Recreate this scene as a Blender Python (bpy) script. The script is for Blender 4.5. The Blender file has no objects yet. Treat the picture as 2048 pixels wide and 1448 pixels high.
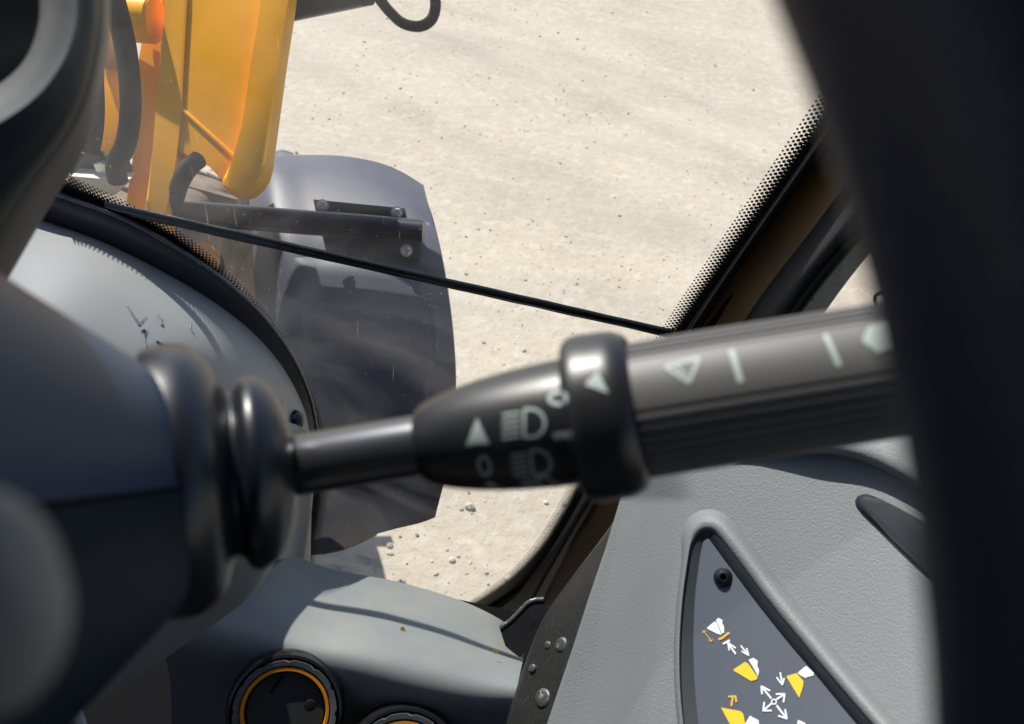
import bpy, bmesh, math, random
from math import pi, sin, cos, radians, sqrt, atan2, hypot
from mathutils import Vector, Matrix, noise
random.seed(7)
S = bpy.context.scene
COL = S.collection

# ------------------------------------------------------------------ camera, light, exposure
F = 1770.0                                  # focal length in photo pixels (2048 wide)
CAM = Vector((0, 0, 2.25))
PITCH, ROLL = radians(40), radians(12)
_r0 = Vector((1, 0, 0)); _u0 = Vector((0, sin(PITCH), cos(PITCH))); FW = Vector((0, cos(PITCH), -sin(PITCH)))
RT = _r0 * cos(ROLL) + _u0 * sin(ROLL)
UP = _u0 * cos(ROLL) - _r0 * sin(ROLL)
cd = bpy.data.cameras.new('camera'); cam = bpy.data.objects.new('camera', cd); COL.objects.link(cam)
M3 = Matrix((RT, UP, -FW)).transposed()
cam.matrix_world = Matrix.Translation(CAM) @ M3.to_4x4()
cd.sensor_width = 36; cd.lens = 36 * F / 2048; cd.clip_start = 0.01; cd.clip_end = 1500
cd.dof.use_dof = True; cd.dof.focus_distance = 1.0; cd.dof.aperture_fstop = cd.lens / 2.6
S.camera = cam

SUN_EL, SUN_AZ = radians(47), radians(-47)  # azimuth from +Y towards +X
w = bpy.data.worlds.new('World'); S.world = w; w.use_nodes = True
nt = w.node_tree
sky = nt.nodes.new('ShaderNodeTexSky'); sky.sky_type = 'NISHITA'; sky.sun_disc = False
sky.sun_elevation = SUN_EL; sky.sun_rotation = SUN_AZ
nt.links.new(sky.outputs[0], nt.nodes['Background'].inputs[0]); nt.nodes['Background'].inputs[1].default_value = 0.085
sd = bpy.data.lights.new('sun', 'SUN'); sd.energy = 4.4; sd.angle = radians(0.5); sd.color = (1, .955, .88)
so = bpy.data.objects.new('sun', sd); COL.objects.link(so)
SUNV = Vector((cos(SUN_EL) * sin(SUN_AZ), cos(SUN_EL) * cos(SUN_AZ), sin(SUN_EL)))
so.rotation_euler = SUNV.to_track_quat('Z', 'Y').to_euler(); so.location = (0, 0, 8)
S.view_settings.view_transform = 'Standard'; S.view_settings.look = 'None'
S.view_settings.exposure = 0.78; S.view_settings.gamma = 1; S.view_settings.use_curve_mapping = False

# ------------------------------------------------------------------ geometry of the view -> world points
def ray(px, py): return FW + RT * ((px - 1024) / F) + UP * ((724 - py) / F)
def P(px, py, d): return CAM + ray(px, py) * d
def at_Y(px, py, Y): q = ray(px, py); return CAM + q * (Y / q.y)
def at_Z(px, py, Z): q = ray(px, py); return CAM + q * ((Z - CAM.z) / q.z)
def on_plane(px, py, p0, n): q = ray(px, py); return CAM + q * ((p0 - CAM).dot(n) / q.dot(n))
def C(x, y, z): return CAM + RT * x + UP * y - FW * z * -1 if False else CAM + RT * x + UP * y + FW * (-z)

# ------------------------------------------------------------------ materials
def mat(name, base, rough=.5, metal=0, spec=.5, coat=0):
    m = bpy.data.materials.new(name); m.use_nodes = True
    b = m.node_tree.nodes['Principled BSDF']
    b.inputs['Base Color'].default_value = (*base, 1); b.inputs['Roughness'].default_value = rough
    b.inputs['Metallic'].default_value = metal; b.inputs['Specular IOR Level'].default_value = spec
    b.inputs['Coat Weight'].default_value = coat
    return m
def N(m, t, **kw):
    n = m.node_tree.nodes.new(t)
    for k, v in kw.items():
        if k in n.inputs: n.inputs[k].default_value = v
        else: setattr(n, k, v)
    return n
def L(m, a, ao, b, bi): m.node_tree.links.new(a.outputs[ao], b.inputs[bi])
def coords(m, scale=(1, 1, 1), rot=(0, 0, 0)):
    t = N(m, 'ShaderNodeTexCoord'); mp = N(m, 'ShaderNodeMapping'); L(m, t, 'Object', mp, 'Vector')
    mp.inputs['Scale'].default_value = scale; mp.inputs['Rotation'].default_value = rot
    return mp
def bump(m, scale, dist, strength=1, detail=2, tex='ShaderNodeTexNoise', mp=None, prev=None):
    b = m.node_tree.nodes['Principled BSDF']; mp = mp or coords(m)
    n = N(m, tex, Scale=scale)
    if tex == 'ShaderNodeTexNoise': n.inputs['Detail'].default_value = detail
    bp = N(m, 'ShaderNodeBump', Distance=dist, Strength=strength)
    L(m, mp, 0, n, 'Vector'); L(m, n, 0, bp, 'Height')
    if prev: L(m, prev, 0, bp, 'Normal')
    L(m, bp, 0, b, 'Normal'); return bp
def blotch(m, c2, scale, lo, hi, detail=4, mp=None, sock='Base Color', rough2=None):
    """mix the base colour towards c2 by a noise"""
    b = m.node_tree.nodes['Principled BSDF']; mp = mp or coords(m)
    n = N(m, 'ShaderNodeTexNoise', Scale=scale, Detail=detail, Roughness=.6); L(m, mp, 0, n, 'Vector')
    r = N(m, 'ShaderNodeMapRange'); r.inputs[1].default_value = lo; r.inputs[2].default_value = hi
    L(m, n, 0, r, 0)
    mx = N(m, 'ShaderNodeMix', data_type='RGBA'); L(m, r, 0, mx, 0)
    src = b.inputs['Base Color']
    if src.is_linked: m.node_tree.links.new(src.links[0].from_socket, mx.inputs[6])
    else: mx.inputs[6].default_value = src.default_value
    mx.inputs[7].default_value = (*c2, 1)
    m.node_tree.links.new(mx.outputs[2], src)
    if rough2 is not None:
        rr = N(m, 'ShaderNodeMapRange'); L(m, r, 0, rr, 0)
        rr.inputs[3].default_value = b.inputs['Roughness'].default_value; rr.inputs[4].default_value = rough2
        m.node_tree.links.new(rr.outputs[0], b.inputs['Roughness'])
    return r

m_dash = mat('grey dash plastic', (.29, .30, .30), .5, spec=.45)
blotch(m_dash, (.32, .32, .305), 9, .45, .75, mp=coords(m_dash, (1, 1, 1)))
bump(m_dash, 900, .0004, .5, 2)
m_low = mat('dusty grey panel plastic', (.165, .18, .184), .5, spec=.45)
blotch(m_low, (.21, .205, .18), 18, .45, .8, 10); bump(m_low, 850, .0004, .5, 2)
m_con = mat('grained console plastic', (.145, .157, .164), .55, spec=.4)
blotch(m_con, (.165, .175, .18), 6, .4, .7); bump(m_con, 620, .0006, .75, 3)
m_shell = mat('column shell plastic', (.18, .185, .175), .45); bump(m_shell, 900, .0003, .4)
m_col = mat('dark column plastic', (.010, .031, .068), .42, spec=.3); bump(m_col, 700, .0003, .35)  # blue sheen of the sky is put into this base colour
m_blk = mat('black stalk plastic', (.012, .0125, .014), .38, spec=.5); bump(m_blk, 1600, .00012, .3)
m_glossblk = mat('gloss black plastic', (.01, .01, .012), .2, spec=.5)
m_cowl = mat('cowl plastic', (.026, .028, .026), .45); bump(m_cowl, 1100, .0003, .5)
m_ridge = mat('lighter cowl edge', (.06, .063, .064), .5); bump(m_ridge, 1000, .0003, .5)  # edge strip in a lighter grey than the cowl
m_rim = mat('black wheel grip', (.006, .0075, .018), .5, spec=.2); bump(m_rim, 600, .0004, .5)
m_rub = mat('black rubber', (.010, .010, .011), .65, spec=.15); blotch(m_rub, (.03, .03, .03), 60, .55, .8)
m_joint = mat('gloss black seal', (.006, .009, .010), .16, spec=.7)
bump(m_joint, 60, .0006, .4, 3)
m_frit = mat('black ceramic print', (.006, .006, .007), .45)
m_print = mat('pale print', (.33, .385, .375), .6)
m_white = mat('white print', (.62, .65, .67), .6)
m_yelprint = mat('yellow print', (.68, .43, .015), .6)
m_ylprint2 = mat('ochre print', (.55, .33, .04), .6)
m_decal = mat('blue grey decal sheet', (.064, .075, .096), .5, spec=.4); bump(m_decal, 1200, .0001, .3)
m_deckrim = mat('dark recess wall', (.028, .034, .042), .45)
m_screw = mat('blackened screw steel', (.03, .032, .035), .35, metal=.6)
m_bolt = mat('scuffed bolt', (.05, .05, .05), .4, metal=.4); blotch(m_bolt, (.35, .35, .34), 160, .55, .7)
m_zinc = mat('zinc bolt', (.62, .62, .60), .35, metal=.6)
m_yel = mat('loader yellow paint', (.93, .40, .0), .45, spec=.2, coat=.0)
blotch(m_yel, (.72, .29, .002), 7, .5, .8, 5)
m_hose = mat('rubber hose', (.007, .006, .010), .65, spec=.1); blotch(m_hose, (.02, .017, .018), 30, .5, .75)
m_fend = mat('charcoal mudguard plastic', (.042, .048, .075), .5, spec=.45)
blotch(m_fend, (.062, .066, .088), 6, .5, .75, 6); bump(m_fend, 400, .0003, .3)
m_tube = mat('dark painted tube', (.016, .017, .028), .32, spec=.3)
m_tyre = mat('dusty tyre rubber', (.10, .075, .055), .85); blotch(m_tyre, (.22, .16, .11), 10, .4, .7, 6); bump(m_tyre, 60, .004, .5)
m_amber = mat('orange paint', (.75, .24, .02), .4)
m_brown = mat('brown pillar panel', (.27, .14, .05), .55); blotch(m_brown, (.20, .11, .045), 12, .4, .7)
m_trim = mat('charcoal pillar trim', (.022, .023, .028), .5); bump(m_trim, 500, .0003, .4)
m_cream = mat('cream door edge', (.50, .47, .38), .55); blotch(m_cream, (.36, .33, .26), 40, .55, .75)
m_orange = mat('orange vent ring', (.60, .21, .012), .5)
m_bezel = mat('grey vent bezel', (.06, .063, .068), .3, spec=.6); blotch(m_bezel, (.3, .3, .3), 120, .6, .8)
m_ventring = mat('vent grip ring plastic', (.09, .092, .096), .32, spec=.6)
m_flap = mat('black vent flap', (.028, .029, .029), .6, spec=.25)
m_void = mat('black floor mat', (.007, .007, .008), .9, spec=.03)
m_ink = mat('ink scuff', (.13, .15, .16), .6)
m_crumb = mat('dry leaf crumb', (.5, .25, .05), .7)
m_roofm = mat('cab roof lining', (.02, .02, .022), .7)
m_grey = mat('pale grey cable', (.35, .36, .35), .5)
# brushed black steel with long scratches
m_brk = mat('scratched black steel', (.012, .012, .012), .36, metal=.2)

# ground
m_gr = mat('packed gravel', (.44, .385, .312), .9, spec=.2)
mp = coords(m_gr)
blotch(m_gr, (.38, .33, .265), .9, .42, .68, 8, mp)
blotch(m_gr, (.50, .455, .39), 14, .48, .75, 6, mp)
blotch(m_gr, (.27, .24, .20), 42, .58, .74, 5, mp)
mp2 = coords(m_gr, (.22, 1.5, 1), (0, 0, radians(32)))
blotch(m_gr, (.34, .31, .265), 1.3, .5, .8, 12, mp2)
b1 = bump(m_gr, 24, .009, .6, 10, mp=mp); b2 = bump(m_gr, 150, .0035, .7, 5, mp=mp, prev=b1)
tp0, tp1 = at_Z(830, 60, 0), at_Z(1480, 330, 0); td = (tp1 - tp0).normalized()
tcx = N(m_gr, 'ShaderNodeTexCoord'); dn = N(m_gr, 'ShaderNodeVectorMath', operation='DOT_PRODUCT'); L(m_gr, tcx, 'Object', dn, 0); dn.inputs[1].default_value = (-td.y, td.x, 0)
wn_ = N(m_gr, 'ShaderNodeTexNoise', Scale=.8, Detail=5); L(m_gr, tcx, 'Object', wn_, 'Vector')
bsdf = m_gr.node_tree.nodes['Principled BSDF']
for off_, hw_, am in ((0, .20, .24), (.62, .13, .17), (-1.0, .24, .20)):
    a1 = N(m_gr, 'ShaderNodeMath', operation='MULTIPLY_ADD'); L(m_gr, wn_, 0, a1, 0); a1.inputs[1].default_value = .7; a1.inputs[2].default_value = -(Vector((-td.y, td.x, 0)).dot(tp0) + off_) - .35
    a2 = N(m_gr, 'ShaderNodeMath', operation='ADD'); m_gr.node_tree.links.new(dn.outputs['Value'], a2.inputs[0]); L(m_gr, a1, 0, a2, 1)
    a3 = N(m_gr, 'ShaderNodeMath', operation='ABSOLUTE'); L(m_gr, a2, 0, a3, 0)
    a4 = N(m_gr, 'ShaderNodeMapRange', interpolation_type='SMOOTHSTEP'); L(m_gr, a3, 0, a4, 0); a4.inputs[1].default_value = 0; a4.inputs[2].default_value = hw_; a4.inputs[3].default_value = am; a4.inputs[4].default_value = 0
    nz = N(m_gr, 'ShaderNodeTexNoise', Scale=3.5, Detail=8); L(m_gr, tcx, 'Object', nz, 'Vector')
    a5 = N(m_gr, 'ShaderNodeMath', operation='MULTIPLY'); L(m_gr, a4, 0, a5, 0); L(m_gr, nz, 0, a5, 1)
    a6 = N(m_gr, 'ShaderNodeMath', operation='MULTIPLY'); L(m_gr, a5, 0, a6, 0); a6.inputs[1].default_value = 2.0
    mxt = N(m_gr, 'ShaderNodeMix', data_type='RGBA'); L(m_gr, a6, 0, mxt, 0); m_gr.node_tree.links.new(bsdf.inputs['Base Color'].links[0].from_socket, mxt.inputs[6]); mxt.inputs[7].default_value = (.23, .215, .19, 1)
    m_gr.node_tree.links.new(mxt.outputs[2], bsdf.inputs['Base Color'])
m_peb = mat('pale pebble', (.40, .37, .32), .85)
inf = N(m_peb, 'ShaderNodeNewGeometry'); rmp = N(m_peb, 'ShaderNodeValToRGB')
L(m_peb, inf, 'Random Per Island', rmp, 0); L(m_peb, rmp, 0, m_peb.node_tree.nodes['Principled BSDF'], 'Base Color')
rmp.color_ramp.elements[0].color = (.25, .225, .19, 1); rmp.color_ramp.elements[1].color = (.60, .56, .50, 1)
e = rmp.color_ramp.elements.new(.5); e.color = (.40, .36, .30, 1)

# glass: clear sheet, mirror reflection by Fresnel, a little dust
m_gl = bpy.data.materials.new('dusty cab glass'); m_gl.use_nodes = True
g = m_gl.node_tree; g.nodes.clear()
out = g.nodes.new('ShaderNodeOutputMaterial'); tr = g.nodes.new('ShaderNodeBsdfTransparent'); tr.inputs[0].default_value = (.95, .965, .96, 1)
gl = g.nodes.new('ShaderNodeBsdfGlossy'); gl.inputs['Roughness'].default_value = .02
lw = g.nodes.new('ShaderNodeLayerWeight'); lw.inputs[0].default_value = .5
fr = g.nodes.new('ShaderNodeMapRange'); fr.inputs[3].default_value = .035; fr.inputs[4].default_value = .5
pw = g.nodes.new('ShaderNodeMath'); pw.operation = 'POWER'; pw.inputs[1].default_value = 5
g.links.new(lw.outputs['Facing'], pw.inputs[0]); g.links.new(pw.outputs[0], fr.inputs[0])
mx1 = g.nodes.new('ShaderNodeMixShader'); g.links.new(fr.outputs[0], mx1.inputs[0]); g.links.new(tr.outputs[0], mx1.inputs[1]); g.links.new(gl.outputs[0], mx1.inputs[2])
df = g.nodes.new('ShaderNodeBsdfTranslucent'); df.inputs[0].default_value = (.75, .72, .7, 1)
tc = g.nodes.new('ShaderNodeTexCoord')
def gmath(op, a, b):
    n = g.nodes.new('ShaderNodeMath'); n.operation = op
    for i, v in enumerate((a, b)):
        if isinstance(v, (int, float)): n.inputs[i].default_value = v
        else: g.links.new(v, n.inputs[i])
    return n.outputs[0]
ns = g.nodes.new('ShaderNodeTexNoise'); ns.inputs['Distortion'].default_value = 1.2; ns.inputs['Scale'].default_value = 4; ns.inputs['Detail'].default_value = 6; g.links.new(tc.outputs['Object'], ns.inputs['Vector'])
vo = g.nodes.new('ShaderNodeTexVoronoi'); vo.inputs['Scale'].default_value = 170; g.links.new(tc.outputs['Object'], vo.inputs['Vector'])
sep = g.nodes.new('ShaderNodeSeparateColor'); g.links.new(vo.outputs['Color'], sep.inputs[0])
speck = gmath('MULTIPLY', gmath('LESS_THAN', vo.outputs['Distance'], gmath('MULTIPLY', sep.outputs[1], .16)), gmath('GREATER_THAN', sep.outputs[0], .72))
mpn = g.nodes.new('ShaderNodeMapping'); mpn.inputs['Scale'].default_value = (160, 6, 6); mpn.inputs['Rotation'].default_value = (0, .5, 0)
g.links.new(tc.outputs['Object'], mpn.inputs[0])
sc = g.nodes.new('ShaderNodeTexNoise'); sc.inputs['Scale'].default_value = 2.2; sc.inputs['Detail'].default_value = 3; g.links.new(mpn.outputs[0], sc.inputs['Vector'])
scr = gmath('MULTIPLY', gmath('GREATER_THAN', sc.outputs[0], .71), .06)
mr = g.nodes.new('ShaderNodeMapRange'); mr.inputs[1].default_value = .38; mr.inputs[2].default_value = .72; mr.inputs[3].default_value = .006; mr.inputs[4].default_value = .06; g.links.new(ns.outputs[0], mr.inputs[0])
veil = mr.outputs[0]
vo2 = g.nodes.new('ShaderNodeTexVoronoi'); vo2.inputs['Scale'].default_value = 430; g.links.new(tc.outputs['Object'], vo2.inputs['Vector'])
sep2 = g.nodes.new('ShaderNodeSeparateColor'); g.links.new(vo2.outputs['Color'], sep2.inputs[0])
ns2 = g.nodes.new('ShaderNodeTexNoise'); ns2.inputs['Scale'].default_value = 9; g.links.new(tc.outputs['Object'], ns2.inputs['Vector'])
speck2 = gmath('MULTIPLY', gmath('LESS_THAN', vo2.outputs['Distance'], gmath('MULTIPLY', sep2.outputs[1], .22)), gmath('GREATER_THAN', gmath('MULTIPLY', sep2.outputs[0], ns2.outputs[0]), .46))
veil = gmath('ADD', veil, gmath('MULTIPLY', speck2, .09))
fac = gmath('ADD', gmath('ADD', veil, gmath('MULTIPLY', speck, .13)), scr)
mx2 = g.nodes.new('ShaderNodeMixShader'); g.links.new(fac, mx2.inputs[0]); g.links.new(mx1.outputs[0], mx2.inputs[1]); g.links.new(df.outputs[0], mx2.inputs[2])
g.links.new(mx2.outputs[0], out.inputs[0])

# ------------------------------------------------------------------ object helpers
def thing(name, label, cat, loc, group=None):
    o = bpy.data.objects.new(name, None); COL.objects.link(o); o.location = loc; o.empty_display_size = .05
    o['label'] = label; o['category'] = cat
    if group: o['group'] = group
    return o
def wloc(o):
    v = Vector((0, 0, 0))
    while o: v += o.location; o = o.parent
    return v
def obj(name, bm, m, parent=None, smooth=35, label=None, kind=None, origin=None):
    me = bpy.data.meshes.new(name)
    o = bpy.data.objects.new(name, me); COL.objects.link(o)
    if origin is not None and parent is None: o.location = origin
    if parent: o.parent = parent
    off = wloc(o)
    bmesh.ops.recalc_face_normals(bm, faces=bm.faces)
    for v in bm.verts: v.co -= off
    bm.to_mesh(me); bm.free()
    me.materials.append(m)
    if smooth:
        me.shade_smooth(); me.set_sharp_from_angle(angle=radians(smooth))
    if label: o['label'] = label
    if kind: o['kind'] = kind
    return o
def tag(o, label, cat, group=None):
    o['label'] = label; o['category'] = cat
    if group: o['group'] = group
    return o
def B(): return bmesh.new()
def cr(p, t):
    """Catmull-Rom through list p at t in 0..1"""
    n = len(p) - 1; x = min(max(t * n, 0), n - 1e-9); i = int(x); f = x - i
    a = p[i - 1] if i > 0 else p[0] * 2 - p[1]
    b, c = p[i], p[i + 1]
    d = p[i + 2] if i + 2 <= n else p[n] * 2 - p[n - 1]
    return b * 1.0 + ((c - a) * f + (a * 2 - b * 5 + c * 4 - d) * f * f + (b * 3 - a - c * 3 + d) * f * f * f) * .5
def curve(pts, n): return [cr(pts, k / n) for k in range(n + 1)]
def add_grid(bm, G, closed=False):
    V = [[bm.verts.new(p) for p in row] for row in G]
    nv = len(G[0])
    for i in range(len(G) - 1):
        for j in range(nv if closed else nv - 1):
            bm.faces.new((V[i][j], V[i][(j + 1) % nv], V[i + 1][(j + 1) % nv], V[i + 1][j]))
    return V
def add_sheet(bm, rows, nu=40, nv=40, thick=.004, away=None):
    """smooth sheet through a net of points, with real thickness"""
    rr = [curve(r, nu) for r in rows]
    G = [[cr([r[j] for r in rr], i / nv) for j in range(nu + 1)] for i in range(nv + 1)]
    return slab_grid(bm, G, thick, away)
def slab_grid(bm, G, thick, away=None):
    away = away or FW
    V = add_grid(bm, G)
    W = [[bm.verts.new(p + away * thick) for p in row] for row in G]
    n, m_ = len(G), len(G[0])
    for i in range(n - 1):
        for j in range(m_ - 1): bm.faces.new((W[i][j], W[i + 1][j], W[i + 1][j + 1], W[i][j + 1]))
    for i in range(n - 1):
        for j in (0, m_ - 1): bm.faces.new((V[i][j], V[i + 1][j], W[i + 1][j], W[i][j]))
    for j in range(m_ - 1):
        for i in (0, n - 1): bm.faces.new((V[i][j], V[i][j + 1], W[i][j + 1], W[i][j]))
    return V
def add_prism(bm, pts, away, bevel=0, segs=2):
    """polygon pts extruded by the vector away"""
    a = [bm.verts.new(p) for p in pts]; b = [bm.verts.new(p + away) for p in pts]
    n = len(pts); fs = [bm.faces.new(a), bm.faces.new(list(reversed(b)))]
    for i in range(n): fs.append(bm.faces.new((a[i], a[(i + 1) % n], b[(i + 1) % n], b[i])))
    if bevel:
        es = {e for e in fs[0].edges}
        bmesh.ops.bevel(bm, geom=list(es), offset=bevel, segments=segs, affect='EDGES', profile=.5, clamp_overlap=True)
def frame(d):
    d = d.normalized(); a = d.cross(Vector((0, 0, 1)))
    if a.length < .01: a = d.cross(Vector((1, 0, 0)))
    a.normalize(); return a, d.cross(a)
def add_tube(bm, pts, r, segs=14, caps=True, corr=0, pitch=None):
    """tube along pts; r number or list; corr = ribs amplitude, pitch in rings"""
    n = len(pts); rings = []
    a = None
    for i, p in enumerate(pts):
        d = (pts[min(i + 1, n - 1)] - pts[max(i - 1, 0)]).normalized()
        if a is None: a, _ = frame(d)
        a = (a - d * a.dot(d)).normalized(); b = d.cross(a)
        rad = r[i] if isinstance(r, (list, tuple)) else r
        if corr: rad *= 1 + corr * (1 if i % 2 else -1)
        rings.append([p + (a * cos(2 * pi * k / segs) + b * sin(2 * pi * k / segs)) * rad for k in range(segs)])
    V = add_grid(bm, rings, True)
    if caps: bm.faces.new(V[0]); bm.faces.new(list(reversed(V[-1])))
def add_lathe(bm, A, Bp, prof, segs=48, mod=None, ref=None):
    """profile [(fraction along A->B, radius)] turned round the axis A->B; mod(ang, i) scales the radius"""
    d = (Bp - A); dn = d.normalized()
    if ref is None: a, b = frame(dn)
    else: a = (ref - dn * ref.dot(dn)).normalized(); b = dn.cross(a)
    rings = []
    for i, (t, r) in enumerate(prof):
        rings.append([A + d * t + (a * cos(2 * pi * k / segs) + b * sin(2 * pi * k / segs)) * (r + (mod(2 * pi * k / segs, t) if mod else 0)) for k in range(segs)])
    V = add_grid(bm, rings, True)
    bm.faces.new(V[0]); bm.faces.new(list(reversed(V[-1])))
def add_dome(bm, c, n, r, h, segs=16, rings=5):
    a, b = frame(n); n = n.normalized()
    G = [[c + (a * cos(2 * pi * k / segs) + b * sin(2 * pi * k / segs)) * r * cos(q * pi / 2 / rings) + n * h * sin(q * pi / 2 / rings) for k in range(segs)] for q in range(rings)]
    V = add_grid(bm, G, True); t = bm.verts.new(c + n * h)
    for k in range(segs): bm.faces.new((V[-1][k], V[-1][(k + 1) % segs], t))
def add_box(bm, c, sx, sy, sz):
    bmesh.ops.create_cube(bm, size=1, matrix=Matrix.Translation(c) @ Matrix.Diagonal((sx, sy, sz, 1)))
# flat print: strokes and filled shapes drawn in (x, y) and carried onto a surface by fn(x, y) -> point
def add_stroke(bm, fn, pts, wdt, step=5):
    d = []
    for (x0, y0), (x1, y1) in zip(pts, pts[1:]):
        n = max(1, int(hypot(x1 - x0, y1 - y0) / step))
        for k in range(n): d.append((x0 + (x1 - x0) * k / n, y0 + (y1 - y0) * k / n))
    d.append(pts[-1]); rows = []
    for i, (x, y) in enumerate(d):
        x0, y0 = d[max(i - 1, 0)]; x1, y1 = d[min(i + 1, len(d) - 1)]
        l = hypot(x1 - x0, y1 - y0) or 1; nx, ny = -(y1 - y0) / l, (x1 - x0) / l
        rows.append([fn(x + nx * s * wdt / 2, y + ny * s * wdt / 2) for s in (-1, 0, 1)])
    add_grid(bm, rows)
def add_fill(bm, fn, poly, step=5):
    ys = [p[1] for p in poly]; y = min(ys); prev = None
    n = max(2, int((max(ys) - y) / step)); dy = (max(ys) - y) / n
    for k in range(n + 1):
        yy = y + dy * k + (1e-4 if k == 0 else -1e-4 if k == n else 0); xs = []
        for (x0, y0), (x1, y1) in zip(poly, poly[1:] + poly[:1]):
            if (y0 - yy) * (y1 - yy) < 0: xs.append(x0 + (x1 - x0) * (yy - y0) / (y1 - y0))
        if len(xs) >= 2:
            a, b = min(xs), max(xs); row = [bm.verts.new(fn(a + (b - a) * j / 6, yy)) for j in range(7)]
            if prev:
                for j in range(6): bm.faces.new((prev[j], prev[j + 1], row[j + 1], row[j]))
            prev = row
def arc(cx, cy, rx, ry, a0, a1, n=14): return [(cx + rx * cos(radians(a0 + (a1 - a0) * k / n)), cy + ry * sin(radians(a0 + (a1 - a0) * k / n))) for k in range(n + 1)]

# ------------------------------------------------------------------ ground
bm = B()
ring = [0, 2, 4, 7, 11, 18, 40, 120, 600]
for x0, x1, y0, y1, n in ((-5, 6, .4, 11, 150),):
    G = []
    for i in range(n + 1):
        y = y0 + (y1 - y0) * i / n; row = []
        for j in range(n + 1):
            x = x0 + (x1 - x0) * j / n
            edge = min(1, min(x - x0, x1 - x, y - y0, y1 - y) / .6)
            h = .012 * noise.fractal(Vector((x * 1.7, y * 1.7, 0)), .8, 2, 4) + .010 * noise.noise(Vector((x * .5, y * .5, 3)))
            row.append(Vector((x, y, h * edge)))
        G.append(row)
    add_grid(bm, G)
    for (a, b, c, d) in ((-600, x0, -600, 600), (x1, 600, -600, 600), (x0, x1, -600, y0), (x0, x1, y1, 600)):
        vs = [bm.verts.new(v) for v in ((a, c, 0), (b, c, 0), (b, d, 0), (a, d, 0))]; bm.faces.new(vs)
obj('ground', bm, m_gr, smooth=60, kind='structure')
bm = B()
ico = B(); bmesh.ops.create_icosphere(ico, subdivisions=1, radius=1)
IV = [v.co.copy() for v in ico.verts]; IF = [[v.index for v in f.verts] for f in ico.faces]; ico.free()
pv, pf = [], []
for k in range(7000):
    y = .6 + 7.5 * random.random() ** 1.3; x = random.uniform(-.55, .62) * (y + 1.2) + .15
    s = .0025 + .0045 * random.random() ** 2
    if noise.noise(Vector((x * 1.3, y * 1.3, 8))) + .35 * random.random() < -.02: s *= .55
    if random.random() < .05: s = random.uniform(.006, .012)
    if y < 2.4 and random.random() < .035: s = random.uniform(.010, .019)
    base = len(pv); R = Matrix.Rotation(random.uniform(0, 6.3), 3, 'Z')
    k3 = Vector((random.uniform(.8, 1.5), random.uniform(.7, 1.1), random.uniform(.45, .8)))
    zz = .012 * noise.fractal(Vector((x * 1.7, y * 1.7, 0)), .8, 2, 4) + .010 * noise.noise(Vector((x * .5, y * .5, 3)))
    for v in IV:
        q = v * random.uniform(.75, 1.15); q = R @ Vector((q.x * k3.x, q.y * k3.y, q.z * k3.z)) * s
        pv.append(q + Vector((x, y, zz + s * .25)))
    pf += [[i + base for i in f] for f in IF]
me = bpy.data.meshes.new('loose_gravel'); me.from_pydata(pv, [], pf); me.materials.append(m_peb)
gv = bpy.data.objects.new('loose_gravel', me); COL.objects.link(gv)
gv['kind'] = 'stuff'; gv['label'] = 'pale loose stones scattered over the packed gravel yard'; gv['category'] = 'gravel'

# ------------------------------------------------------------------ windscreen (plane leaning with the cab)
G0 = CAM + Vector((0, .85, -.8)); GN = Vector((0, -1, -.2)).normalized()
GX = Vector((1, 0, 0)); GY = GN.cross(GX).normalized()
if GY.z < 0: GY = -GY
def gp(px, py): return on_plane(px, py, G0, GN)
def g2(p): q = p - G0; return Vector((q.dot(GX), q.dot(GY)))
def g3(v, off=0): return G0 + GX * v[0] + GY * v[1] + GN * off          # +off is towards the driver
LEFT = [(-120, 250), (-20, 295), (60, 330), (110, 357), (173, 385), (258, 425), (346, 473), (420, 532), (488, 600), (544, 672), (584, 742), (613, 812), (631, 880), (637, 960), (628, 1050), (613, 1120)]
BOT = [(620, 1200), (680, 1250), (780, 1262), (860, 1245), (925, 1220), (975, 1193), (1030, 1153), (1085, 1095), (1130, 1025), (1172, 948)]
RIGHT = [(1240, 832), (1355, 656), (1460, 503), (1560, 362), (1640, 246), (1720, 130), (1810, 0), (1900, -130)]
loop = [g2(gp(*p)) for p in LEFT + BOT + RIGHT]
NB = 420
bnd = []
tot = curve([Vector((*v, 0)) for v in loop], 1600)
acc = [0]
for a, b in zip(tot, tot[1:]): acc.append(acc[-1] + (b - a).length)
def by_len(s):
    import bisect
    i = min(max(bisect.bisect_left(acc, s), 1), len(acc) - 1); f = (s - acc[i - 1]) / max(1e-9, acc[i] - acc[i - 1])
    p = tot[i - 1].lerp(tot[i], f); t = (tot[i] - tot[i - 1]).normalized()
    return Vector((p.x, p.y)), Vector((-t.y, t.x))                        # point, normal
LT = acc[-1]
ctr = g2(gp(900, 500))
p_, n_ = by_len(LT * .3)
SGN = 1 if (ctr - p_).dot(n_) > 0 else -1
ws = thing('windscreen', 'dusty two piece cab windscreen with dotted black border and horizontal black joint', 'windscreen', G0 + GY * -.4)
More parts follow.
